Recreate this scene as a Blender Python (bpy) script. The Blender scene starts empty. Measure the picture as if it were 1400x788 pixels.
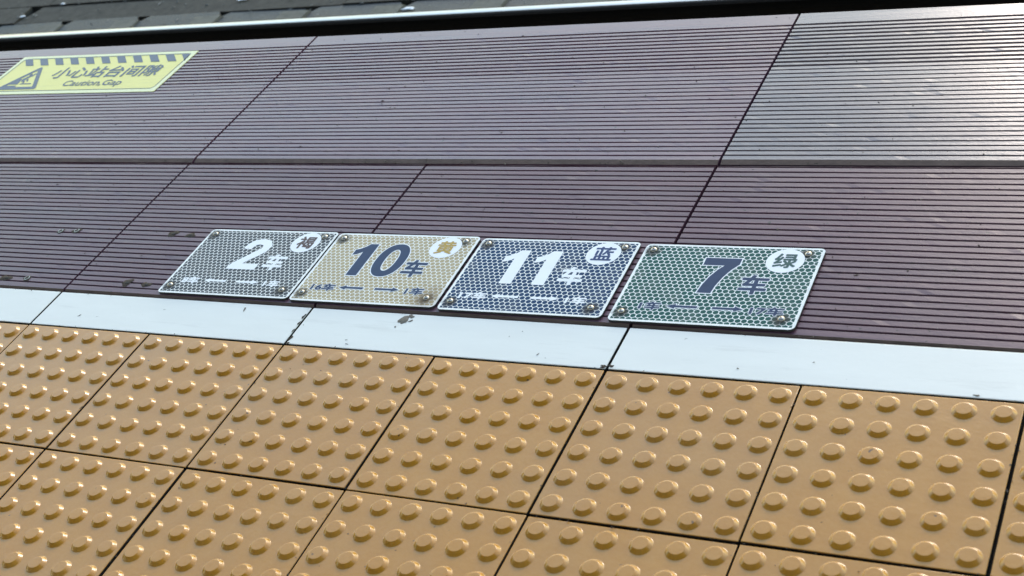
import bpy, bmesh, math, random
from mathutils import Vector, Matrix, Quaternion, noise
random.seed(7)
C = bpy.context.scene.collection
sc = bpy.context.scene
R = math.radians
MM = 0.001

# ------------------------------------------------------------------ camera
cam_d = bpy.data.cameras.new('camera'); cam = bpy.data.objects.new('camera', cam_d); C.objects.link(cam)
cam_d.sensor_fit = 'HORIZONTAL'; cam_d.sensor_width = 36.0; cam_d.lens = 1950.93 / 1400 * 36.0
cam_d.clip_start = 0.02; cam_d.clip_end = 2000
right = Vector((0.87907, 0.39957, -0.25996)); down = Vector((0.04501, -0.61248, -0.78920)); fwd = Vector((-0.47456, 0.68206, -0.55640))
m = Matrix((right, -down, -fwd)).transposed().to_4x4()
m.translation = Vector((2.08371, -1.43783, 1.32016))
cam.matrix_world = m
cam_d.dof.use_dof = True; cam_d.dof.focus_distance = 2.55; cam_d.dof.aperture_fstop = 9.0
sc.camera = cam

# ------------------------------------------------------------------ sky, sun, exposure
SUN_EL, SUN_AZ = R(25), R(-3.5)          # azimuth from +Y towards +X
w = bpy.data.worlds.new('World'); sc.world = w; w.use_nodes = True
nt = w.node_tree; bg = nt.nodes['Background']
sky = nt.nodes.new('ShaderNodeTexSky'); sky.sky_type = 'NISHITA'; sky.sun_disc = False
sky.sun_elevation = SUN_EL; sky.sun_rotation = SUN_AZ; sky.dust_density = 0.3; sky.air_density = 1.7; sky.ozone_density = 0.75
nt.links.new(sky.outputs[0], bg.inputs[0]); bg.inputs[1].default_value = 0.15
sun_d = bpy.data.lights.new('sun', 'SUN'); sun = bpy.data.objects.new('sun', sun_d); C.objects.link(sun)
sun_d.energy = 0.5; sun_d.angle = R(14); sun_d.color = (1.0, 0.86, 0.76)
sdir = Vector((math.sin(SUN_AZ) * math.cos(SUN_EL), math.cos(SUN_AZ) * math.cos(SUN_EL), math.sin(SUN_EL)))
sun.rotation_euler = sdir.to_track_quat('Z', 'Y').to_euler()
sun.location = (0, 10, 12)
vs = sc.view_settings; vs.view_transform = 'Standard'; vs.look = 'None'; vs.gamma = 1; vs.exposure = 1.45; vs.use_curve_mapping = False

# ------------------------------------------------------------------ node helpers
class N:
    def __init__(s, name):
        s.m = bpy.data.materials.new(name); s.m.use_nodes = True; s.t = s.m.node_tree
        s.b = s.t.nodes['Principled BSDF']
    def n(s, typ, **kw):
        k = s.t.nodes.new(typ)
        for a, v in kw.items(): setattr(k, a, v)
        return k
    def put(s, sock, v):
        if isinstance(v, bpy.types.NodeSocket): s.t.links.new(v, sock)
        elif isinstance(v, (tuple, list)) and len(v) == 3 and sock.type == 'RGBA': sock.default_value = (*v, 1)
        else: sock.default_value = v
    def math(s, op, a, b=0.0, c=None, clamp=False):
        k = s.n('ShaderNodeMath', operation=op); k.use_clamp = clamp
        s.put(k.inputs[0], a); s.put(k.inputs[1], b)
        if c is not None: s.put(k.inputs[2], c)
        return k.outputs[0]
    def vec(s, op, a, b=(0, 0, 0), scale=None):
        k = s.n('ShaderNodeVectorMath', operation=op); s.put(k.inputs[0], a); s.put(k.inputs[1], b)
        if scale is not None: k.inputs['Scale'].default_value = scale
        return k.outputs['Value'] if op in ('DOT_PRODUCT', 'LENGTH', 'DISTANCE') else k.outputs[0]
    def mix(s, f, a, b, mode='MIX'):
        k = s.n('ShaderNodeMix', data_type='RGBA', blend_type=mode)
        s.put(k.inputs[0], f); s.put(k.inputs[6], a); s.put(k.inputs[7], b); return k.outputs[2]
    def obj(s): return s.n('ShaderNodeTexCoord').outputs['Object']
    def pos(s): return s.n('ShaderNodeNewGeometry').outputs['Position']
    def rnd(s): return s.n('ShaderNodeObjectInfo').outputs['Random']
    def noise(s, v, scale, detail=4, rough=0.55, stretch=None):
        if stretch: v = s.vec('MULTIPLY', v, stretch)
        k = s.n('ShaderNodeTexNoise'); s.put(k.inputs['Vector'], v); k.inputs['Scale'].default_value = scale
        k.inputs['Detail'].default_value = detail; k.inputs['Roughness'].default_value = rough
        return k.outputs[0]
    def ramp(s, v, lo, hi, a=0.0, b=1.0):
        k = s.n('ShaderNodeMapRange'); k.clamp = True
        s.put(k.inputs[0], v); k.inputs[1].default_value = lo; k.inputs[2].default_value = hi
        s.put(k.inputs[3], a); s.put(k.inputs[4], b); return k.outputs[0]
    def bump(s, h, strength, dist):
        k = s.n('ShaderNodeBump'); s.put(k.inputs['Height'], h); k.inputs['Strength'].default_value = strength; k.inputs['Distance'].default_value = dist
        s.put(s.b.inputs['Normal'], k.outputs[0])
    def done(s, col=None, rough=None, metal=None, spec=None):
        if col is not None: s.put(s.b.inputs['Base Color'], col)
        if rough is not None: s.put(s.b.inputs['Roughness'], rough)
        if metal is not None: s.put(s.b.inputs['Metallic'], metal)
        if spec is not None: s.put(s.b.inputs['Specular IOR Level'], spec)
        return s.m

def simple(name, col, rough=0.6, metal=0.0, var=0.15, scale=30.0, spec=0.5, bump=0.0):
    k = N(name); v = k.pos(); f = k.noise(v, scale)
    d = tuple(c * (1 - var) for c in col); l = tuple(min(1, c * (1 + var)) for c in col)
    if bump: k.bump(k.noise(v, scale * 4), bump, 0.002)
    return k.done(k.mix(f, d, l), rough, metal, spec)

def deck_material(name, base, dust, rlo, rhi, dustamt, spec=0.8):
    k = N(name); v = k.pos(); r = k.rnd()
    off = k.vec('ADD', v, k.vec('MULTIPLY', k.n('ShaderNodeCombineXYZ').outputs[0], (1, 1, 1)))
    streak = k.ramp(k.noise(v, 6, 6, 0.68, (0.35, 9, 9)), 0.25, 0.75)
    fine = k.noise(v, 220, 3, 0.7, (0.4, 1, 1))
    patch = k.noise(v, 3.2, 5, 0.6)
    c = k.mix(streak, tuple(x * 0.68 for x in base), tuple(x * 1.34 for x in base))
    c = k.mix(k.math('MULTIPLY', k.ramp(r, 0, 1, 0.0, 0.35), 1.0), c, (base[0] * 0.8, base[1] * 0.95, base[2] * 1.15))
    c = k.mix(k.ramp(patch, 0.42, 0.75, 0.0, dustamt), c, dust)
    c = k.mix(k.ramp(fine, 0.55, 0.8, 0, 0.35), c, tuple(x * 1.9 for x in base))
    # dark spots of dirt, pale specks of grit
    sp = k.noise(v, 95, 2, 0.5); c = k.mix(k.ramp(sp, 0.685, 0.73, 0, 0.8), c, (0.018, 0.014, 0.012))
    sp2 = k.noise(k.vec('ADD', v, (7.3, 1.1, 0)), 160, 2, 0.5); c = k.mix(k.ramp(sp2, 0.735, 0.76, 0, 0.55), c, (0.28, 0.26, 0.24))
    rr = k.ramp(k.math('ADD', k.math('MULTIPLY', streak, 0.6), k.math('MULTIPLY', patch, 0.4)), 0.3, 0.7, rlo, rhi)
    k.bump(k.math('ADD', fine, k.math('MULTIPLY', streak, 0.6)), 0.25, 0.0008)
    return k.done(c, rr, 0, spec)

M = {}
M['deck'] = deck_material('plum_composite', (0.130, 0.052, 0.078), (0.18, 0.115, 0.135), 0.25, 0.38, 0.5, 0.66)
M['deck_worn'] = deck_material('worn_grey_composite', (0.112, 0.078, 0.088), (0.18, 0.15, 0.152), 0.22, 0.32, 0.4, 0.78)
M['deck_smooth'] = deck_material('smooth_plum_composite', (0.115, 0.050, 0.071), (0.15, 0.10, 0.115), 0.29, 0.40, 0.4, 0.38)

def tile_material():
    k = N('glazed_ochre_tile'); v = k.pos(); r = k.rnd()
    a = k.noise(v, 14, 5, 0.6); b = k.noise(v, 160, 3, 0.6)
    c = k.mix(a, (0.47, 0.196, 0.012), (0.55, 0.250, 0.020))
    c = k.mix(k.ramp(b, 0.35, 0.75, 0, 0.18), c, (0.60, 0.34, 0.09))
    wn = k.n('ShaderNodeTexWhiteNoise', noise_dimensions='2D')
    k.put(wn.inputs['Vector'], k.vec('FLOOR', k.vec('SCALE', k.vec('ADD', v, (0, 0.0008, 0)), scale=1 / 0.3)))
    c = k.mix(k.ramp(wn.outputs['Value'], 0, 1, 0.0, 0.30), c, (0.44, 0.205, 0.04))
    big = k.noise(v, 4.5, 4, 0.6)
    c = k.mix(k.ramp(big, 0.45, 0.75, 0, 0.2), c, (0.42, 0.29, 0.15))          # thin film of dust
    sp = k.noise(v, 62, 2, 0.5); c = k.mix(k.ramp(sp, 0.75, 0.775, 0, 0.75), c, (0.07, 0.045, 0.02))
    k.bump(k.math('ADD', k.math('MULTIPLY', b, 0.5), k.noise(v, 48, 3, 0.55)), 0.24, 0.0014)
    return k.done(c, k.ramp(a, 0.3, 0.7, 0.13, 0.24), 0, 0.62)
M['tile'] = tile_material()

def white_material():
    k = N('white_glazed_strip'); v = k.pos()
    a = k.noise(v, 9, 5, 0.6, (0.5, 2, 2)); b = k.noise(v, 120, 3, 0.6)
    c = k.mix(a, (0.69, 0.70, 0.675), (0.82, 0.83, 0.80))
    sm = k.noise(v, 5, 6, 0.7, (0.6, 5, 5)); c = k.mix(k.ramp(sm, 0.56, 0.74, 0, 0.45), c, (0.50, 0.50, 0.48))
    sp = k.noise(v, 58, 3, 0.5, (1, 1.6, 1)); c = k.mix(k.ramp(sp, 0.735, 0.76, 0, 0.6), c, (0.20, 0.19, 0.17))
    k.bump(k.math('ADD', b, a), 0.12, 0.001)
    return k.done(c, 0.45, 0, 0.45)
M['white'] = white_material()

def plate_material(name, cell, rust):
    """honeycomb reflective sheeting: white web with coloured cells, grime round the screws"""
    k = N(name); v = k.obj()
    s = 0.01
    sep = k.n('ShaderNodeSeparateXYZ'); k.put(sep.inputs[0], k.vec('SCALE', v, scale=1 / s))
    x, y = sep.outputs[0], sep.outputs[1]; q = math.sqrt(3)
    def cellc(ox, oy):
        gx = k.math('SUBTRACT', k.math('FLOORED_MODULO', k.math('ADD', x, ox), 1.0), 0.5)
        gy = k.math('SUBTRACT', k.math('FLOORED_MODULO', k.math('ADD', y, oy), q), q / 2)
        return gx, gy, k.math('ADD', k.math('MULTIPLY', gx, gx), k.math('MULTIPLY', gy, gy))
    ax, ay, al = cellc(0.0, 0.35); bx, by, bl = cellc(0.5, 0.35 + q / 2)
    sel = k.math('LESS_THAN', al, bl)
    def pick(a, b): return k.math('ADD', k.math('MULTIPLY', a, sel), k.math('MULTIPLY', b, k.math('SUBTRACT', 1.0, sel)))
    gx = k.math('ABSOLUTE', pick(ax, bx)); gy = k.math('ABSOLUTE', pick(ay, by))
    hexd = k.math('MAXIMUM', gx, k.math('ADD', k.math('MULTIPLY', gx, 0.5), k.math('MULTIPLY', gy, 0.866)))
    rd = k.math('SQRT', k.math('MINIMUM', al, bl))
    d = k.math('ADD', k.math('MULTIPLY', hexd, 0.6), k.math('MULTIPLY', rd, 0.38))
    web = k.ramp(d, 0.418, 0.450)
    # plain white rim of the plate (300 x 200 mm)
    sp = k.n('ShaderNodeSeparateXYZ'); k.put(sp.inputs[0], v)
    ex = k.math('SUBTRACT', 0.15, k.math('ABSOLUTE', k.math('SUBTRACT', sp.outputs[0], 0.15)))
    ey = k.math('SUBTRACT', 0.10, k.math('ABSOLUTE', k.math('SUBTRACT', sp.outputs[1], 0.10)))
    rim = k.math('LESS_THAN', k.math('MINIMUM', ex, ey), 0.0045)
    web = k.math('MAXIMUM', web, rim)
    nz = k.noise(v, 55, 4, 0.6)
    cc = k.mix(k.noise(v, 20, 3), tuple(c * 0.85 for c in cell), tuple(c * 1.15 for c in cell))
    c = k.mix(web, cc, (0.90, 0.92, 0.91))
    c = k.mix(k.ramp(k.noise(v, 12, 5, 0.65), 0.5, 0.75, 0, 0.32), c, (0.35, 0.33, 0.30))
    for i, (sx, sy) in enumerate(((16, 184), (275, 184.5), (17, 22.5), (275, 23))):
        r = k.vec('DISTANCE', k.vec('ADD', v, (0.002, 0.002, 0)), (sx * MM, sy * MM, 0.004))
        f = k.ramp(k.math('ADD', r, k.math('MULTIPLY', k.math('SUBTRACT', nz, 0.5), 0.022)), 0.009, 0.017, 0.85, 0)
        c = k.mix(f, c, (0.045, 0.040, 0.036))
        if rust and i == 3:
            f2 = k.ramp(k.math('ADD', r, k.math('MULTIPLY', k.math('SUBTRACT', nz, 0.5), 0.05)), 0.014, 0.045, 0.42, 0)
            c = k.mix(f2, c, (0.20, 0.12, 0.05))
    k.bump(web, 0.25, 0.0003)
    return k.done(c, k.ramp(nz, 0.3, 0.7, 0.30, 0.42), 0, 0.08)

M['near_edge'] = simple('brown_near_edge', (0.135, 0.092, 0.076), 0.75, 0, 0.45, 35, 0.3, 0.4)  # browner colour on the near chamfer of each deck panel
M['ink'] = simple('dark_slate_ink', (0.036, 0.060, 0.125), 0.38, 0, 0.2, 60, 0.08)
M['sheet_white'] = simple('white_film', (0.84, 0.86, 0.90), 0.34, 0, 0.06, 40, 0.3)
M['brown_ink'] = simple('brown_ink', (0.10, 0.065, 0.065), 0.4, 0, 0.1, 30, 0.15)
M['gold_ink'] = simple('gold_ink', (0.46, 0.31, 0.075), 0.4, 0, 0.1, 30, 0.15)
M['navy_ink'] = simple('navy_ink', (0.022, 0.05, 0.16), 0.4, 0, 0.1, 30, 0.15)
M['green_ink'] = simple('green_ink', (0.022, 0.085, 0.085), 0.4, 0, 0.1, 30, 0.15)
M['plate_edge'] = simple('bare_aluminium_edge', (0.06, 0.06, 0.06), 0.5, 0.4, 0.1)
M['steel'] = simple('screw_steel', (0.42, 0.39, 0.35), 0.30, 1.0, 0.35, 400)
M['dark'] = simple('painted_recess_shade', (0.012, 0.011, 0.010), 0.8, 0, 0.1)  # near-black stands for the shade inside bolt pits and screw recesses
M['dirt'] = simple('caked_dirt', (0.060, 0.046, 0.036), 0.9, 0, 0.5, 300, 0.3, 0.5)
M['smear'] = simple('grey_brown_smear', (0.155, 0.140, 0.115), 0.7, 0, 0.45, 260, 0.4, 0.4)
M['grit'] = simple('grit', (0.075, 0.06, 0.05), 0.9, 0, 0.6, 40)
def sticker_material():
    k = N('yellow_green_film'); v = k.pos()
    a = k.noise(v, 30, 6, 0.7, (0.3, 3, 1)); b = k.noise(v, 8, 4)
    c = k.mix(b, (0.68, 0.62, 0.17), (0.78, 0.71, 0.23))
    c = k.mix(k.ramp(a, 0.56, 0.8, 0, 0.55), c, (0.40, 0.40, 0.20))
    return k.done(c, 0.36, 0, 0.3)
M['sticker'] = sticker_material()
M['sticker_rim'] = simple('pale_film_rim', (0.74, 0.75, 0.46), 0.36, 0, 0.08, 60, 0.3)
M['sticker_ink'] = simple('faded_grey_ink', (0.050, 0.078, 0.145), 0.38, 0, 0.25, 90, 0.25)
M['concrete'] = simple('platform_concrete', (0.16, 0.155, 0.15), 0.9, 0, 0.3, 8, 0.3, 0.4)
M['bedding'] = simple('dark_bedding', (0.022, 0.020, 0.018), 0.95, 0, 0.4, 80, 0.2)
M['floor'] = simple('grey_granite', (0.30, 0.29, 0.28), 0.45, 0, 0.3, 200)
M['rail_side'] = simple('blackened_rail_steel', (0.020, 0.016, 0.013), 0.85, 0.0, 0.4, 60, 0.3)
M['rail_top'] = simple('polished_rail_steel', (0.36, 0.36, 0.37), 0.30, 1.0, 0.08, 20)
M['sleeper'] = simple('sleeper_concrete', (0.135, 0.132, 0.11), 0.85, 0, 0.5, 22, 0.3, 0.7)
M['kerb'] = simple('oily_dark_stone', (0.024, 0.026, 0.027), 0.6, 0, 0.95, 60, 0.5, 1.0)
M['slab'] = simple('grey_cover_concrete', (0.046, 0.044, 0.037), 0.85, 0, 0.8, 16, 0.3, 1.0)
M['ballast'] = simple('dark_ballast_stone', (0.065, 0.065, 0.062), 0.9, 0, 0.6, 25, 0.3, 0.5)
M['canopy'] = simple('canopy_paint', (0.42, 0.41, 0.40), 0.7, 0, 0.05, 3)
M['wall'] = simple('added_wall_render', (0.36, 0.34, 0.31), 0.8, 0, 0.1, 2)  # surface of the added wall that limits light from behind

# ------------------------------------------------------------------ object helpers
def link(name, me, parent=None, loc=(0, 0, 0)):
    o = bpy.data.objects.new(name, me); C.objects.link(o)
    if parent is not None: o.parent = parent
    o.location = loc; return o
def tag(o, label, cat, group=None):
    o['label'] = label; o['category'] = cat
    if group: o['group'] = group
    return o
def empty(name, loc=(0, 0, 0), rz=0.0):
    o = bpy.data.objects.new(name, None); o.empty_display_size = 0.05; C.objects.link(o)
    o.location = loc; o.rotation_euler = (0, 0, rz); return o
def structure(name):
    o = empty(name); o['kind'] = 'structure'; return o
def mesh(name, verts, faces, mats, mi=None, smooth=False):
    me = bpy.data.meshes.new(name); me.from_pydata(verts, [], faces)
    for k in (mats if isinstance(mats, (list, tuple)) else [mats]): me.materials.append(k)
    if mi: me.polygons.foreach_set('material_index', mi)
    if smooth: me.polygons.foreach_set('use_smooth', [True] * len(me.polygons))
    me.update(); return me
def box_data(x0, x1, y0, y1, z0, z1):
    v = [(x, y, z) for z in (z0, z1) for y in (y0, y1) for x in (x0, x1)]
    f = [(0, 2, 3, 1), (4, 5, 7, 6), (0, 1, 5, 4), (1, 3, 7, 5), (3, 2, 6, 7), (2, 0, 4, 6)]
    return v, f
def box(name, x0, x1, y0, y1, z0, z1, mat, bevel=0.0):
    v, f = box_data(x0, x1, y0, y1, z0, z1)
    me = mesh(name, v, f, mat)
    if bevel:
        bm = bmesh.new(); bm.from_mesh(me)
        bmesh.ops.bevel(bm, geom=bm.edges[:], offset=bevel, segments=2, profile=0.6, affect='EDGES')
        bm.to_mesh(me); bm.free()
    return me
def prism(name, poly, z0, z1, mat, edge_mat=None):
    """closed slab over a 2-D outline (counter-clockwise)"""
    n = len(poly)
    v = [(x, y, z1) for x, y in poly] + [(x, y, z0) for x, y in poly]
    f = [tuple(range(n)), tuple(range(2 * n - 1, n - 1, -1))] + [(i, n + i, n + (i + 1) % n, (i + 1) % n) for i in range(n)]
    f = f[:2] + [tuple(reversed(q)) for q in f[2:]]
    f = f[:2] + [((i + 1) % n, i, n + i, n + (i + 1) % n)[::1] for i in range(n)]
    return mesh(name, v, f, [mat, edge_mat or mat], [0, 1] + [1] * n)
def extrude_profile(name, prof, x0, x1, mats, mi=None, smooth=False):
    """prof: closed (y, z) outline; swept along X"""
    n = len(prof)
    v = [(x0, y, z) for y, z in prof] + [(x1, y, z) for y, z in prof]
    f = [(i, (i + 1) % n, n + (i + 1) % n, n + i) for i in range(n)] + [tuple(range(n))[::-1], tuple(range(n, 2 * n))]
    me = mesh(name, v, f, mats, (mi + [0, 0]) if mi else None)
    if smooth: me.polygons.foreach_set('use_smooth', [True] * n + [False, False])
    bm = bmesh.new(); bm.from_mesh(me); bmesh.ops.recalc_face_normals(bm, faces=bm.faces[:]); bm.to_mesh(me); bm.free()
    return me
def rounded(x0, x1, y0, y1, r, n=6):
    p = []
    for cx, cy, a in ((x1 - r, y0 + r, -90), (x1 - r, y1 - r, 0), (x0 + r, y1 - r, 90), (x0 + r, y0 + r, 180)):
        for i in range(n + 1):
            t = R(a + 90 * i / n); p.append((cx + r * math.cos(t), cy + r * math.sin(t)))
    return p
def flat(name, poly, z, mat):
    return mesh(name, [(x * MM, y * MM, z) for x, y in poly], [tuple(range(len(poly)))], mat)
def ring(name, outer, inner, z, mat):
    n = len(outer)
    return mesh(name, [(x * MM, y * MM, z) for x, y in outer] + [(x * MM, y * MM, z) for x, y in inner],
                [(i, (i + 1) % n, n + (i + 1) % n, n + i) for i in range(n)], mat)
def area(p): return sum(p[i][0] * p[(i + 1) % len(p)][1] - p[(i + 1) % len(p)][0] * p[i][1] for i in range(len(p))) / 2
def ccw(p): return p if area(p) > 0 else p[::-1]
def grow(poly, d):
    p = ccw(poly); n = len(p); out = []
    for i in range(n):
        a, b, c = Vector(p[i - 1]), Vector(p[i]), Vector(p[(i + 1) % n])
        e1 = (b - a).normalized(); e2 = (c - b).normalized()
        n1 = Vector((e1.y, -e1.x)); n2 = Vector((e2.y, -e2.x)); nn = n1 + n2
        if nn.length < 1e-6: nn = n1
        nn.normalize(); k = min(2.0, 1 / max(0.3, nn.dot(n1)))
        q = b + nn * d * k; out.append((q.x, q.y))
    return out
def ellipse(cx, cy, rx, ry, n=40, p=2.0):
    out = []
    for i in range(n):
        t = 2 * math.pi * i / n; c, s = math.cos(t), math.sin(t)
        out.append((cx + rx * math.copysign(abs(c) ** (2 / p), c), cy + ry * math.copysign(abs(s) ** (2 / p), s)))
    return out
_tc = {}
def glyphs(s, offset):
    if (s, offset) in _tc: return _tc[(s, offset)]
    cu = bpy.data.curves.new('lettering', 'FONT'); cu.body = s; cu.size = 1.0; cu.offset = offset; cu.resolution_u = 5; cu.fill_mode = 'FRONT'
    o = bpy.data.objects.new('lettering', cu); C.objects.link(o)
    bpy.context.view_layer.update()
    dg = bpy.context.evaluated_depsgraph_get(); me = bpy.data.meshes.new_from_object(o.evaluated_get(dg))
    vs_ = [v.co.copy() for v in me.vertices]; fs = [tuple(p.vertices) for p in me.polygons]
    bpy.data.objects.remove(o); bpy.data.curves.remove(cu); bpy.data.meshes.remove(me)
    _tc[(s, offset)] = (vs_, fs); return vs_, fs
def text(name, s, x0, x1, y0, y1, z, mat, parent, bold=2.0, halo=None):
    """lettering fitted to a box in millimetres, thickened by bold mm; halo = (extra mm, material, z)"""
    v, f = glyphs(s, 0.0)
    ax, bx = min(p.x for p in v), max(p.x for p in v); ay, by = min(p.y for p in v), max(p.y for p in v)
    def build(r, zz, nm, mt):
        vv, ff = [], []; b = bold / 2
        sx, sy = (x1 - x0 - bold) / (bx - ax), (y1 - y0 - bold) / (by - ay)
        for k in range(9):
            t = 2 * math.pi * k / 8; dx, dy = (0, 0) if k == 8 else (r * math.cos(t), r * math.sin(t)); o_ = len(vv)
            vv += [((x0 + b + (p.x - ax) * sx + dx) * MM, (y0 + b + (p.y - ay) * sy + dy) * MM, zz + k * 4e-6) for p in v]
            ff += [tuple(i + o_ for i in q) for q in f]
        return mesh(nm, vv, ff, mt)
    o = link(name, build(bold / 2, z, name, mat), parent)
    if halo: link('outline', build(bold / 2 + halo[0], halo[2], 'outline', halo[1]), o)
    return o
def blob(name, rx, ry, h, mat, n=14, rough=0.3, seed=0):
    rg = random.Random(seed); ph = [rg.uniform(0, 6.28) for _ in range(3)]
    v = [(0, 0, h)]; f = []
    for k, (s, z) in enumerate(((0.55, h * 0.8), (1.0, 0.0))):
        for i in range(n):
            t = 2 * math.pi * i / n
            r = 1 + rough * (0.5 * math.sin(2 * t + ph[0]) + 0.4 * math.sin(3 * t + ph[1]) + 0.3 * math.sin(5 * t + ph[2])) + rg.uniform(-.08, .08)
            v.append((rx * r * s * math.cos(t), ry * r * s * math.sin(t), z))
    for i in range(n):
        j = (i + 1) % n
        f += [(0, 1 + i, 1 + j), (1 + i, 1 + n + i, 1 + n + j, 1 + j)]
    return mesh(name, v, f, mat)

# ------------------------------------------------------------------ ground, platform body, unseen canopy and wall added for shade
g = link('ground', mesh('ground', [(-400, -400, -1.62), (400, -400, -1.62), (400, 400, -1.62), (-400, 400, -1.62)], [(0, 1, 2, 3)], M['ballast'])); g['kind'] = 'structure'
pb = link('platform_base', box('platform_base', -42, 42, -9, 0.985, -1.6, -0.034, M['concrete'])); pb['kind'] = 'structure'
jf = link('joint_filler', box('joint_filler', -14, 14, -0.603, 0.1005, -0.0244, -0.0105, M['bedding'])); jf['kind'] = 'structure'
bd = link('platform_bedding', box('platform_bedding', -14, 14, -0.602, 1.0, -0.032, -0.0245, M['bedding'])); bd['kind'] = 'structure'
pf = structure('platform_floor')
fl = box('floor_slab', -0.2985, 0.2985, -0.2985, 0.2985, -0.03, 0.0, M['floor'], 0.0015)
for i in range(-10, 12):
    for j in range(5): link('floor_slab', fl, pf, (0.3 + 0.6 * i, -0.905 - 0.6 * j, 0.0))
ca = empty('added_shade_canopy', (0, -4, 0)); tag(ca, 'unseen pale grey canopy on round columns, added to shade the platform', 'canopy')  # out-of-view canopy, its form invented to shade the platform
link('roof', box('roof', -40, 40, -6, 4.9, 6.4, 6.65, M['canopy'], 0.03), ca)
for x in (-27, -18, -9, 0, 9, 18, 27):
    v = [(0.18 * math.cos(2 * math.pi * i / 24), 0.18 * math.sin(2 * math.pi * i / 24), z) for z in (0, 6.41) for i in range(24)]
    link('column', mesh('column', v, [(i, (i + 1) % 24, 24 + (i + 1) % 24, 24 + i) for i in range(24)], M['canopy'], None, True), ca, (x, 0, 0.0))

sw = empty('added_shade_wall', (0, -7.6, 0)); tag(sw, 'unseen low grey wall added behind the platform to shape its light', 'wall')  # unseen wall, added to hold back light from behind the platform
link('wall', box('wall', -40, 40, -0.3, 0.0, 0.0, 2.4, M['wall']), sw)

# ------------------------------------------------------------------ ribbed deck panels
def ribbed(y0, y1, grooves, cham0, cham1, x0, x1):
    """grooves: list of (y centre, width, depth), panel runs y0..y1; chamfer (run, drop) at the near and far edge"""
    p = [(y0, -cham0[1]), (y0 + cham0[0], 0.0)]
    for y, wd, dp in sorted(grooves):
        b = 0.0006
        p += [(y - wd / 2 - b, 0.0), (y - wd / 2, -b), (y - wd * 0.36, -dp), (y + wd * 0.36, -dp), (y + wd / 2, -b), (y + wd / 2 + b, 0.0)]
    p += [(y1 - cham1[0], 0.0), (y1, -cham1[1]), (y1, -0.024), (y0, -0.024)]
    return p
def worn_sweep(prof, L, mat, seed, per):
    """sweep the rib profile along X in short steps; lips wander a little and are nicked here and there"""
    n = len(prof); nx = max(1, int(L * 2 / 1.2 * per * 3.2)); v = []
    for k in range(nx + 1):
        x = -L + 2 * L * k / nx
        for i, (y, z) in enumerate(prof):
            if nx > 1 and 1 < i < n - 4:
                a = noise.noise((x * 9 + seed, i // 6 * 3.7, 0.0)); b = noise.noise((x * 70 + seed, i * 1.9, 5.0))
                y += 0.00045 * a + 0.00035 * b
                if z > -0.001: z -= max(0.0, b - 0.42) * 0.0016
            v.append((x, y, z))
    f = [(k * n + i, k * n + (i + 1) % n, (k + 1) * n + (i + 1) % n, (k + 1) * n + i) for k in range(nx) for i in range(n)]
    f = [q[::-1] for q in f]
    mi = [1 if i == 0 else 0 for k in range(nx) for i in range(n)] + [0, 0]
    f += [tuple(range(n)), tuple(range(nx * n, nx * n + n))[::-1]]
    me = mesh('deck_panel', v, f, [mat, M['near_edge']], mi)
    bm = bmesh.new(); bm.from_mesh(me); bmesh.ops.recalc_face_normals(bm, faces=bm.faces[:]); bm.to_mesh(me); bm.free()
    return me
front_g = [(0.1225 + 0.01511 * i, 0.0034, 0.0030) for i in range(29)]
back_g = [(1.0575 - 0.01483 * i, 0.0054 if i < 12 else 0.0035, 0.0045 if i < 12 else 0.0024) for i in range(33)]
deck = structure('platform_deck')
def panel(x0, x1, row, mat):
    g_ = 0.0028
    rg = random.Random(int(x0 * 100) + row * 7)
    if row == 0: prof = ribbed(0.1022, 0.5490, front_g, (0.005, 0.005), (0.0015, 0.0015), x0, x1)
    else: prof = ribbed(0.5580, 1.1085, [(y, w_ * (1.18 if x0 == 1.2 and w_ > .004 else 1), d_) for y, w_, d_ in back_g], (0.0115, 0.0036), (0.004, 0.004), x0, x1)
    cx = (x0 + x1) / 2; L = (x1 - x0) / 2 - g_
    cy = 0.33 if row == 0 else 0.83
    prof = [(y - cy, z) for y, z in prof]
    o = link('deck_panel', worn_sweep(prof, L, mat, rg.uniform(0, 50), 24 if -1.3 < x0 < 1.9 else 1), deck, (cx, cy, rg.uniform(-.0005, .0003)))
    o.rotation_euler = (R(rg.uniform(-.1, .1)), 0, R(rg.uniform(-.03, .03)))
    return o
fronts = {}
for i in range(-6, 9):
    x = 0.6 * i
    if x == 0.0 or i in (1, 2): pass
    fronts[i] = panel(x, x + 0.6, 0, M['deck_smooth'])
for i in range(-3, 4):
    panel(1.2 * i, 1.2 * i + 1.2, 1, M['deck_worn'] if i == 1 else M['deck'])
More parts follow.
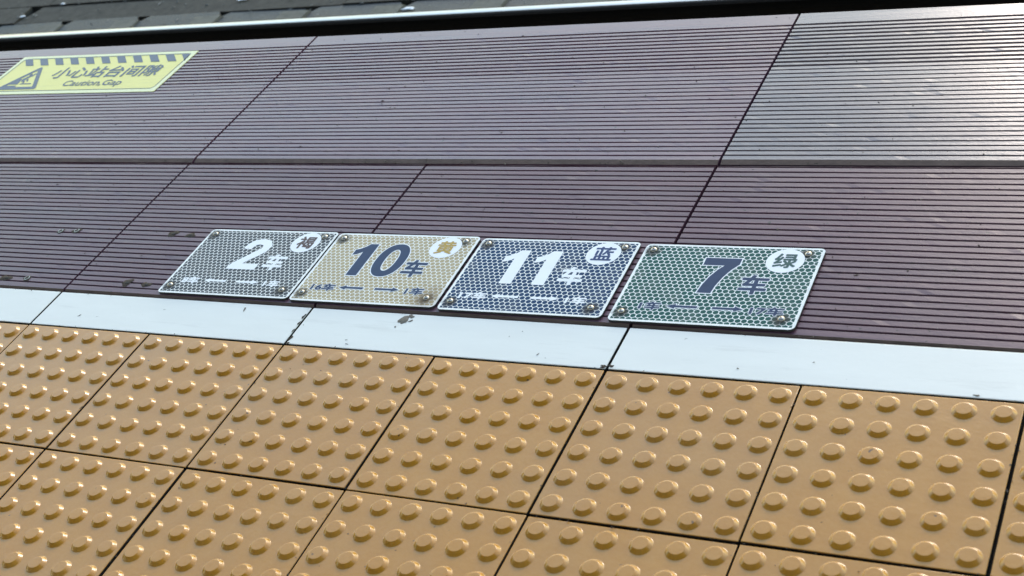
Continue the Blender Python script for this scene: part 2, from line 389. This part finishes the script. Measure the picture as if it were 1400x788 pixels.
# worn bolt holes of an earlier plate, packed with dirt
holes = [(-165, 291, 8, 6, 1), (-122, 294, 10, 8, 1), (138, 296, 11, 9, 0), (185, 293, 9, 8, 0), (-180, 129.5, 13, 8, 0), (-123, 132, 9, 7, 1), (140, 136.5, 11, 9, 0), (190, 134, 10, 7, 0)]
for k, (x, y, rx, ry, metal) in enumerate(holes):
    par = fronts[-1 if x < 0 else 0]
    p = par.location
    o = link('bolt_hole', blob('bolt_hole', rx * 1.15 * MM, ry * 1.15 * MM, 0.0011, M['dirt'], 16, 0.35, k), par, (x * MM - p.x, y * MM - p.y, 0.0002))
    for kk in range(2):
        b = blob('painted_pit', rx * 0.45 * MM, ry * 0.45 * MM, 0.0003, M['dark'], 10, 0.3, k + 40 + kk)  # raised near-black blob, shade of the hollow put in as colour
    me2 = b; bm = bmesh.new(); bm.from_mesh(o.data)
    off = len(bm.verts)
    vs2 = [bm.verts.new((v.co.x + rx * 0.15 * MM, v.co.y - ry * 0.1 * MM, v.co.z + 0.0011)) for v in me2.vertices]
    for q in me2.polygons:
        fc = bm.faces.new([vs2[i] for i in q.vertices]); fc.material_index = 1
    if metal:                                   # remains of a thin metal ring
        for i in range(14):
            if i in (3, 4, 8): continue
            t0, t1 = [2 * math.pi * (i + e) / 14 for e in (0, 1)]
            q = []
            for r_, t in ((0.0048, t0), (0.0048, t1), (0.0062, t1), (0.0062, t0)):
                q.append(bm.verts.new((r_ * math.cos(t) + 0.001, r_ * math.sin(t), 0.0019)))
            fc = bm.faces.new(q); fc.material_index = 2
    bm.to_mesh(o.data); bm.free()
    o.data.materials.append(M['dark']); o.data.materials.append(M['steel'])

# ------------------------------------------------------------------ white strip
strip = structure('white_strip'); slabs = {}
sm_ = box('strip_slab', -0.2976, 0.2976, -0.0484, 0.0484, -0.022, 0.0, M['white'], 0.0012)
sm_.materials.append(M['bedding'])
for p_ in sm_.polygons:
    if p_.center.z < -0.0015: p_.material_index = 1             # sides caked with joint dirt
for i in range(-4, 8):
    rg = random.Random(i + 90)
    slabs[i] = link('strip_slab', sm_, strip, (0.3 + 0.6 * i + rg.uniform(-.0004, .0004), 0.0503, rg.uniform(-.0008, 0)))
    slabs[i].rotation_euler = (0, 0, R(rg.uniform(-.03, .03)))
def mark(name, x, y, rx, ry, mat, seed, rough=0.45, h=0.0005, rot=0.0):
    i = int(math.floor(x / 0.6)); s = slabs[i]
    o = link(name, blob(name, rx, ry, h, mat, 18, rough, seed), s, (x - s.location.x, y - s.location.y, 0.0004)); o.rotation_euler = (0, 0, rot); return o
mark('dirt_smear', 0.797, 0.083, 0.0075, 0.0125, M['smear'], 3, 0.35, 0.0012, R(-12))
mark('dirt_smear', 0.806, 0.0925, 0.0055, 0.0045, M['smear'], 9, 0.5, 0.0008)
mark('dirt_smear', 0.8115, 0.081, 0.0035, 0.0022, M['smear'], 14, 0.5, 0.0006, R(30))
mark('dirt_smear', 0.790, 0.0635, 0.0016, 0.0022, M['smear'], 11, 0.4, 0.0006)
for k, (x, y, rx, ry) in enumerate(((0.5955, 0.074, 0.0025, 0.006), (0.5965, 0.056, 0.0015, 0.006), (0.604, 0.016, 0.0025, 0.006), (0.5965, 0.036, 0.0015, 0.004), (0.605, 0.003, 0.005, 0.002), (1.205, 0.008, 0.004, 0.003), (1.193, 0.006, 0.006, 0.003))):
    mark('chipped_edge', x, y, rx, ry, M['dirt'], 20 + k, 0.5, 0.0004)
for k, (x, y, rx, ry, a) in enumerate(((0.715, 0.022, 0.0024, 0.0007, 20), (0.722, 0.012, 0.003, 0.0007, -15), (1.075, 0.022, 0.003, 0.0009, 60), (1.735, 0.006, 0.005, 0.0014, 3), (0.46, 0.083, 0.002, 0.005, 20), (0.10, 0.034, 0.0012, 0.004, -30))):
    mark('dirt_smear', x, y, rx, ry, M['smear'], 50 + k, 0.5, 0.0004, R(a))

# ------------------------------------------------------------------ tactile tiles
prof = [(17.5, -0.25), (16.9, 0.03), (16.5, 0.10), (16.2, 0.26), (16.0, 0.46), (11.65, 4.40), (11.45, 4.56), (11.2, 4.74), (10.9, 4.84), (10.5, 4.88), (10.1, 4.89), (0.0, 4.91)]
seg = 32
dv, df = [], []
for r, z in prof[:-1]: dv += [(r * MM * math.cos(2 * math.pi * i / seg), r * MM * math.sin(2 * math.pi * i / seg), z * MM) for i in range(seg)]
dv.append((0, 0, prof[-1][1] * MM))
for k in range(len(prof) - 2): df += [(k * seg + i, k * seg + (i + 1) % seg, (k + 1) * seg + (i + 1) % seg, (k + 1) * seg + i) for i in range(seg)]
k = (len(prof) - 2) * seg; df += [(k + i, k + (i + 1) % seg, len(dv) - 1) for i in range(seg)]
dome_me = mesh('dome', dv, df, M['tile'], None, True)
tile_me = box('tactile_tile', -0.1480, 0.1480, -0.1480, 0.1480, -0.022, 0.0, M['tile'], 0.0009)
tile_me.materials.append(M['bedding'])
for p_ in tile_me.polygons:
    if p_.center.z < -0.0012: p_.material_index = 1            # sides caked with joint dirt
tile_me.polygons.foreach_set('use_smooth', [len(p.vertices) == 4 and p.area < 0.003 for p in tile_me.polygons])
spots = [(-0.125 + 0.05 * a, -0.125 + 0.05 * b) for a in range(6) for b in range(6)]
bm = bmesh.new(); bm.from_mesh(tile_me)                     # the same tile in one mesh, for the run of tiles outside the frame
far_tile = bpy.data.meshes.new('tactile_tile'); tv, tf = [], []
base_n = len(tile_me.vertices); tv = [tuple(v.co) for v in tile_me.vertices]; tf = [tuple(p.vertices) for p in tile_me.polygons]
bm.free()
for sx, sy in spots:
    o_ = len(tv); tv += [(x + sx, y + sy, z) for x, y, z in dv]; tf += [tuple(i + o_ for i in q) for q in df]
far_tile = mesh('tactile_tile', tv, tf, [M['tile'], M['bedding']], [p_.material_index for p_ in tile_me.polygons] + [0] * (len(tf) - len(tile_me.polygons)))
pav = structure('tactile_paving')
jog = {(-1, 1): 0.0, (-1, 2): 0.002, (-1, 3): 0.0012}
for row in (0, 1):
    for i in range(-12, 18):
        rg = random.Random(i * 3 + row * 101)
        near = (0 <= i + row * -1 + 1 and -1 <= i <= 6)
        z = rg.uniform(-.0012, .0004)
        t = link('tactile_tile', tile_me if near else far_tile, pav, (0.15 + 0.3 * i + rg.uniform(-.0005, .0005) + (0.0015 if row and i in (2, 3) else 0), -0.1508 - 0.3003 * row + rg.uniform(-.0004, .0004), z))
        t.rotation_euler = (R(rg.uniform(-.16, .16)), R(rg.uniform(-.16, .16)), R(rg.uniform(-.08, .08)))
        if near:
            for sx, sy in spots: link('dome', dome_me, t, (sx, sy, 0))

# ------------------------------------------------------------------ car-number plates
INK, WH = M['ink'], M['sheet_white']
ONE = [(19, 0), (42, 0), (42, 93), (24, 93), (18, 85), (9, 78), (0, 75), (0, 59), (10, 62), (19, 69)]
SEVEN = [(113, 167), (113, 148), (149, 148), (141, 137), (133, 119), (127, 98), (124, 77), (147, 77), (149, 95), (155, 118), (163, 137), (173, 152), (173, 167)]
def two():
    cl = [(122, 139), (124.5, 152), (132, 161), (144, 164), (157, 160.5), (164, 150), (162, 138), (153, 126), (140, 113), (129, 101), (123, 92)]
    wd = [21, 20, 18.5, 17.5, 18.5, 19.5, 20, 20, 20, 20, 20]; A, B = [], []
    for i, p in enumerate(cl):
        a = Vector(cl[max(0, i - 1)]); b = Vector(cl[min(len(cl) - 1, i + 1)]); t = (b - a).normalized(); n = Vector((-t.y, t.x)); c = Vector(p)
        A.append(tuple(c + n * wd[i] / 2)); B.append(tuple(c - n * wd[i] / 2))
    A[0] = (112.5, 141.5); B[0] = (132, 139)
    # A is the outer side of the bowl, B the inner
    return A[:-3] + [(146, 105), (139, 95), (177.5, 95), (177.5, 77.5), (111, 77.5), (111, 87), (116, 97)] + B[::-1][3:]
def digit(name, poly, parent, mat, z, halo):
    o = link(name, flat(name, ccw(poly), z, mat), parent)
    if halo: link('outline', flat('outline', grow(poly, 2.0), z - 0.00012, WH), o)
    return o
def arrow(parent, x0, x1, y, mat, z, halo):
    d = 1 if x1 > x0 else -1; hx = x1 - d * 15
    poly = [(x0, y - 2.7), (hx, y - 2.7), (hx, y - 6.2), (x1, y), (hx, y + 6.2), (hx, y + 2.7), (x0, y + 2.7)]
    o = link('arrow', flat('arrow', ccw(poly), z, mat), parent)
    if halo: link('outline', flat('outline', grow(poly, 1.3), z - 0.00012, WH), o)
# screw: domed head with a near-black cross painted for the recess shade
sv, sf = [], []
for r, z in ((5.6, 0), (5.6, 0.6), (5.0, 1.7), (3.6, 2.6), (1.9, 3.0)): sv += [(r * MM * math.cos(2 * math.pi * i / 18), r * MM * math.sin(2 * math.pi * i / 18), z * MM) for i in range(18)]
for k in range(4): sf += [(k * 18 + i, k * 18 + (i + 1) % 18, (k + 1) * 18 + (i + 1) % 18, (k + 1) * 18 + i) for i in range(18)]
sf.append(tuple(range(72, 90)))
screw_me = mesh('screw', sv, sf, M['steel'], None, True)
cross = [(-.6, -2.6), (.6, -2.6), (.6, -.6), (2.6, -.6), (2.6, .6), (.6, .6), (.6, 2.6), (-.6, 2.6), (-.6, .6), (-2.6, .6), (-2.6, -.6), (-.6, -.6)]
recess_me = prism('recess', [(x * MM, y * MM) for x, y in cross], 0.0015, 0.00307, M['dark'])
T = 0.0042       # plate thickness
def plate(x, y, cell, rust, label, number, hue, hue_mat, left, lx, rgt, rx, dark):
    p = empty('number_plate', (x, y, 0.0004), R(0.5)); tag(p, label, 'number plate', 'car number plates screwed to the deck')
    pm = plate_material('honeycomb_sheeting_' + hue_mat, cell, rust)
    link('panel', prism('panel', [(a * MM, b * MM) for a, b in rounded(0, 300, 0, 200, 9)], 0.0, T, pm, M['plate_edge']), p)
    ink = INK if dark else WH; z = T + 0.00030
    hl = (0.045, WH, T + 0.00018) if dark else None
    if number == 'two': digit('number', two(), p, ink, z, dark)
    elif number == 'seven': digit('number', SEVEN, p, ink, z, dark)
    elif number == 'eleven':
        for ox in (65.5, 126.5): digit('number', [(a + ox, b + 75) for a, b in ONE], p, ink, z, dark)
    else:
        digit('number', [(a * 0.98 + 61, b + 76) for a, b in ONE], p, ink, z, dark)
        o = link('number', ring('number', ellipse(150, 123.5, 31, 47.5, 48, 2.25), ellipse(150, 123.5, 12.5, 31, 48, 2.2), z, ink), p)
        link('outline', ring('outline', ellipse(150, 123.5, 33, 49.5, 48, 2.25), ellipse(150, 123.5, 10.6, 29, 48, 2.2), z - 0.00012, WH), o)
    text('lettering', '车', 187, 232.5, 78, 127, z, ink, p, 3.4, (1.5, WH, z - 0.00012) if dark else None)
    text('lettering', left, lx[0], lx[1], 29.5, 50, z, ink, p, 2.0, (1.0, WH, z - 0.00012) if dark else None)
    text('lettering', rgt, rx[0], rx[1], 29.5, 50, z, ink, p, 2.0, (1.0, WH, z - 0.00012) if dark else None)
    arrow(p, 137, 86, 41, ink, z, dark); arrow(p, 161, 211, 41, ink, z, dark)
    d = link('colour_disc', flat('colour_disc', ellipse(243, 165, 30.5, 30.5, 48), T + 0.00022, WH), p)
    text('lettering', hue, 225, 262, 146.5, 184, T + 0.00045, M[hue_mat], d, 1.9)
    for sx, sy in ((16, 184), (275, 184.5), (17, 22.5), (275, 23)):
        s = link('screw', screw_me, p, (sx * MM, sy * MM, T + 0.0001)); s.rotation_euler = (0, 0, random.uniform(0, 1.5))
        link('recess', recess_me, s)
    return p
plate(0.236, 0.110, (0.062, 0.070, 0.082), False, 'grey honeycomb floor plate with white number 2 and brown character', 'two', '褐', 'brown_ink', '8车', (35, 74), '1车', (224, 259), False)
plate(0.540, 0.1105, (0.44, 0.365, 0.225), True, 'beige honeycomb floor plate with dark number 10 and gold character', 'ten', '黄', 'gold_ink', '16车', (28, 78), '1车', (224, 261), True)
plate(0.847, 0.1095, (0.010, 0.046, 0.120), False, 'navy blue honeycomb floor plate with white number 11', 'eleven', '蓝', 'navy_ink', '17车', (26, 79), '1车', (223, 260), False)
plate(1.159, 0.1085, (0.012, 0.088, 0.078), False, 'green honeycomb floor plate with dark number 7 and green character', 'seven', '绿', 'green_ink', '1车', (41, 77), '17车', (221, 275), True)

# ------------------------------------------------------------------ gap-warning sticker
st = empty('warning_sticker', (-0.642, 0.9605, 0.0006), R(-0.6))
tag(st, 'yellow-green hazard sticker with triangle, stripes and gap warning on the deck', 'sticker')
SX, SY = -642.0, 960.5
def P(pts): return [((x - SX), (y - SY)) for x, y in pts]
link('film', prism('film', [(x * MM, y * MM) for x, y in P(rounded(-950, -335, 862, 1060, 2, 3))], 0.0, 0.0007, M['sticker'], M['sticker_rim']), st)
SI = M['sticker_ink']
ro = P(rounded(-937, -349, 877, 1047.5, 14)); ri = P(rounded(-934.6, -351.4, 879.4, 1045.1, 11.6))
link('border_line', ring('border_line', ro, ri, 0.00105, SI), st)
rim_o = P(rounded(-949, -336, 863, 1059, 2)); rim_i = P(rounded(-938.5, -347.5, 875.5, 1049, 15))
link('rim', ring('rim', rim_o, rim_i, 0.0009, M['sticker_rim']), st)
for i in range(11):
    x = -936 + 55.6 * i; y1, y0 = 1046.5, 1010.0; s = 35
    pts = [(x, y1), (x + s, y0), (x + s + 28.5, y0), (x + 28.5, y1)]
    if i == 10: pts = [(x - 1, y1), (x + s - 1.5, y0), (-350.5, y0), (-350.5, y1)]
    link('hazard_stripe', flat('hazard_stripe', ccw(P(pts)), 0.0012, SI), st)
def tri(cx, y0, y1, w_, r):
    # rounded triangle outline
    V = [Vector((cx - w_ / 2, y0)), Vector((cx + w_ / 2, y0)), Vector((cx, y1))]; out = []
    for i in range(3):
        a, b, c = V[i - 1], V[i], V[(i + 1) % 3]; e1 = (a - b).normalized(); e2 = (c - b).normalized()
        for k in range(7):
            t = k / 6; q = b + e1 * r * (1 - t) ** 2 + e2 * r * t ** 2; out.append((q.x, q.y))
    return out
sg = link('warning_triangle', ring('warning_triangle', P(tri(-832, 886, 1006, 152, 14)), P(tri(-832, 899, 983, 106, 5)), 0.0012, SI), st)
pict = [[(-884, 899), (-843, 899), (-843, 906), (-880, 906)],                         # platform edge, light bars read as gaps between
        [(-878, 912), (-846, 912), (-846, 918), (-852, 940), (-861, 940)],
        [(-838, 912), (-796, 912), (-799, 917), (-836, 917)],
        [(-851, 936), (-842, 924), (-838, 927), (-833, 942), (-842, 952)],              # body of the falling figure
        [(-842, 952), (-834, 943), (-824, 955), (-820, 966), (-826, 968), (-831, 959)],
        [(-833, 936), (-823, 925), (-819, 927), (-829, 942)],
        [(-838, 927), (-832, 917), (-827, 919), (-833, 931)],
        ellipse(-838, 961, 5.2, 5.2, 12)]
for q in pict: link('pictogram_shape', flat('pictogram_shape', ccw(P(q)), 0.00112, SI), sg)
text('lettering', '小心站台间隙', -757 - SX, -391 - SX, 938 - SY, 995 - SY, 0.0012, SI, st, 2.4)
text('lettering', 'Caution,Gap', -676 - SX, -476 - SX, 890 - SY, 925 - SY, 0.0012, SI, st, 1.1)

# ------------------------------------------------------------------ grit lying on the platform
gv, gf = [], []
def crumb(x, y, z, s):
    o_ = len(gv); n = random.randint(4, 6); a0 = random.uniform(0, 6)
    el = random.uniform(1, 2.6); ca_, sa_ = math.cos(a0), math.sin(a0)
    for i in range(n):
        t = 2 * math.pi * i / n; u, v_ = s * el * math.cos(t) * random.uniform(.6, 1.1), s * math.sin(t) * random.uniform(.6, 1.1)
        gv.append((x + u * ca_ - v_ * sa_, y + u * sa_ + v_ * ca_, z))
    gv.append((x, y, z + s * random.uniform(.3, .8)))
    gf.extend([(o_ + i, o_ + (i + 1) % n, o_ + n) for i in range(n)])
for _ in range(520): crumb(random.uniform(-1.3, 1.9), random.uniform(0.105, 1.10), 0.0002, random.uniform(0.0006, 0.0019))
for _ in range(50): crumb(random.uniform(-0.3, 1.9), random.uniform(0.553, 0.562), 0.0, random.uniform(0.001, 0.0026))
for _ in range(60): crumb(random.uniform(-0.2, 1.9), random.uniform(-0.55, 0.09), 0.0004, random.uniform(0.0006, 0.0013))
for _ in range(260):                                          # grit caught along the tile joints
    if random.random() < .5: crumb(random.choice(range(0, 8)) * 0.3 + random.uniform(-.004, .004), random.uniform(-.6, 0), 0.0002, random.uniform(.0005, .0013))
    else: crumb(random.uniform(-.2, 1.95), random.choice((0.0, -0.3005, 0.1005)) + random.uniform(-.004, .003), 0.0002, random.uniform(.0005, .0014))
gr = link('loose_grit', mesh('loose_grit', gv, gf, M['grit'])); gr['kind'] = 'stuff'; gr['label'] = 'fine dark grit scattered over the deck'

# ------------------------------------------------------------------ the track below
RZ = -1.25
def rail_profile():
    h = []
    for y, z in ((-75, -176), (-75, -164), (-30, -152), (-8.25, -140), (-8.25, -62), (-20, -50), (-35.4, -43), (-36.5, -14)): h.append((y, z))
    for a in range(0, 81, 20): h.append((-36.5 + 13 - 13 * math.cos(R(a)), -14.5 + 13 * math.sin(R(a))))
    h.append((-17, -0.7)); h.append((-9, -0.2)); h.append((0, 0))
    full = h + [(-y, z) for y, z in h[-2::-1]]
    return [(y * MM, z * MM) for y, z in full]
rp = rail_profile()
mi = []
for i in range(len(rp)):
    a, b = rp[i], rp[(i + 1) % len(rp)]
    mi.append(1 if (a[1] > -0.0012 and b[1] > -0.0012) else 0)
rail_me = extrude_profile('rail', rp, -40, 40, [M['rail_side'], M['rail_top']], mi, True)
RY = 3.692
for y, lab in ((RY, 'polished steel running rail beside the dark stone kerb blocks'), (RY - 1.507, 'steel running rail close under the platform edge')):
    r_ = link('rail', rail_me, None, (0, y, RZ)); tag(r_, lab, 'rail', 'rails of the track')
TC = RY - 0.7535
sleeper_prof = [(-1.28, -0.2), (1.28, -0.2), (1.28, -0.03), (1.25, 0.0), (0.5, 0.0), (0.3, -0.03), (-0.3, -0.03), (-0.5, 0.0), (-1.25, 0.0), (-1.28, -0.03)]
slm = extrude_profile('concrete_sleeper', sleeper_prof, -0.085, 0.085, M['sleeper'])
bm = bmesh.new(); bm.from_mesh(slm)
for v in bm.verts: v.co.x *= 1.0 + (-v.co.z / 0.2) * 0.55
bm.to_mesh(slm); bm.free()
GX = [-4.283 + 0.5942 * i for i in range(-8, 14)]
for x in GX:
    s = link('concrete_sleeper', slm, None, (x - 0.075, TC - 0.03, RZ - 0.178)); tag(s, 'grey concrete sleeper under the rails', 'sleeper', 'sleepers of the track')
# dark kerb blocks behind the rail, far corners cut off
for i, x in enumerate(GX):
    rg = random.Random(i + 5); L = 0.5942 - 0.006; c = rg.uniform(0.032, 0.05); c2 = rg.uniform(0.03, 0.055)
    y0, y1 = 3.80, 4.215
    poly = [(0.004, y0), (L, y0), (L, y1 - c * 1.5), (L - c, y1), (0.004 + c2, y1), (0.004, y1 - c2 * 1.5)]
    b = link('kerb_block', prism('kerb_block', [(a, q - 4.0) for a, q in poly], -0.3, 0.0, M['kerb']), None, (x + 0.002, 4.0, RZ - 0.19 + rg.uniform(-.004, .002)))
    b.rotation_euler = (R(rg.uniform(-1, 1)), R(rg.uniform(-.6, .6)), 0)
    tag(b, 'dark stone kerb block with cut corners behind the polished rail', 'kerb block', 'kerb blocks along the track')
dr = structure('cable_trough')
y_rows = ((4.222, 4.428), (4.446, 4.90), (4.915, 5.6))
for j, (a, b_) in enumerate(y_rows):
    x = -9.3 + 0.31 * j
    while x < 3.5:
        rg = random.Random(int(x * 100) + j); L = rg.uniform(0.9, 1.25)
        sk = rg.uniform(-.12, .12)
        poly = [(0, a), (L - 0.008, a + rg.uniform(-.003, .003)), (L - 0.008 + sk * .6, b_ + rg.uniform(-.008, .004)), (sk * .6, b_ + rg.uniform(-.008, .004))]
        o = link('cover_slab', prism('cover_slab', poly, -0.08, 0.0, M['slab']), dr, (x, 0, RZ - 0.186 + rg.uniform(-.006, .006)))
        x += L
bv, bf = [], []                                              # ballast stones
ico = bmesh.new(); bmesh.ops.create_icosphere(ico, subdivisions=1, radius=1.0); iv = [v.co.copy() for v in ico.verts]; iff = [tuple(v.index for v in f.verts) for f in ico.faces]; ico.free()
for _ in range(5200):
    x = random.uniform(-7.5, 3.2); y = random.uniform(1.2, 3.95) if random.random() < .82 else random.uniform(5.6, 6.3)
    s = random.uniform(.018, .036); z = RZ - 0.215 + random.uniform(-.02, .012)
    q = Quaternion((random.random(), random.random(), random.random(), random.random())).normalized()
    o_ = len(bv)
    for v in iv:
        k_ = v * random.uniform(.75, 1.15); k_ = q @ Vector((k_.x * 1.2, k_.y, k_.z * .75)); bv.append((x + k_.x * s, y + k_.y * s, z + k_.z * s))
    bf += [tuple(i + o_ for i in f) for f in iff]
ba = link('ballast', mesh('ballast', bv, bf, M['ballast'])); ba['kind'] = 'stuff'; ba['label'] = 'dark grey ballast stones between the sleepers'
bb = link('track_bed', box('track_bed', -40, 40, 0.99, 9, -1.61, RZ - 0.235, M['ballast'])); bb['kind'] = 'structure'
# pale litter on the slabs
for k, (x, y, s, lab) in enumerate(((-4.72, 4.30, .012, 'small pale scrap of litter on the narrow cover slabs'), (-4.50, 4.437, .010, 'tiny pale litter scrap in the gap between two slab rows'),
                                    (-3.05, 4.345, .02, 'longer pale scrap of litter near the far edge of the narrow cover slabs'), (-1.85, 4.12, .018, 'pale litter scrap lying on a dark kerb block'))):
    o = link('litter_scrap', blob('litter_scrap', s * 1.8, s, 0.004, M['sheet_white'], 9, 0.4, 70 + k), None, (x, y, RZ - 0.183 + (0.004 if y > 4.2 else 0.001)))
    tag(o, lab, 'litter', 'litter scraps beside the track')

gv.clear(); gf.clear()
for _ in range(900):
    y = random.choice((random.uniform(3.85, 4.2), random.uniform(4.2, 4.9)))
    crumb(random.uniform(-6.5, 0.5), y, RZ - 0.185, random.choice((.003, .004, .005, .008)) * random.uniform(.7, 1.3))
M['chips'] = simple('pale_stone_chips', (0.15, 0.15, 0.14), 0.8, 0, 0.7, 12)
tg = link('stone_chips', mesh('stone_chips', gv, gf, M['chips'])); tg['kind'] = 'stuff'; tg['label'] = 'pale stone chips strewn over the kerb blocks and cover slabs'
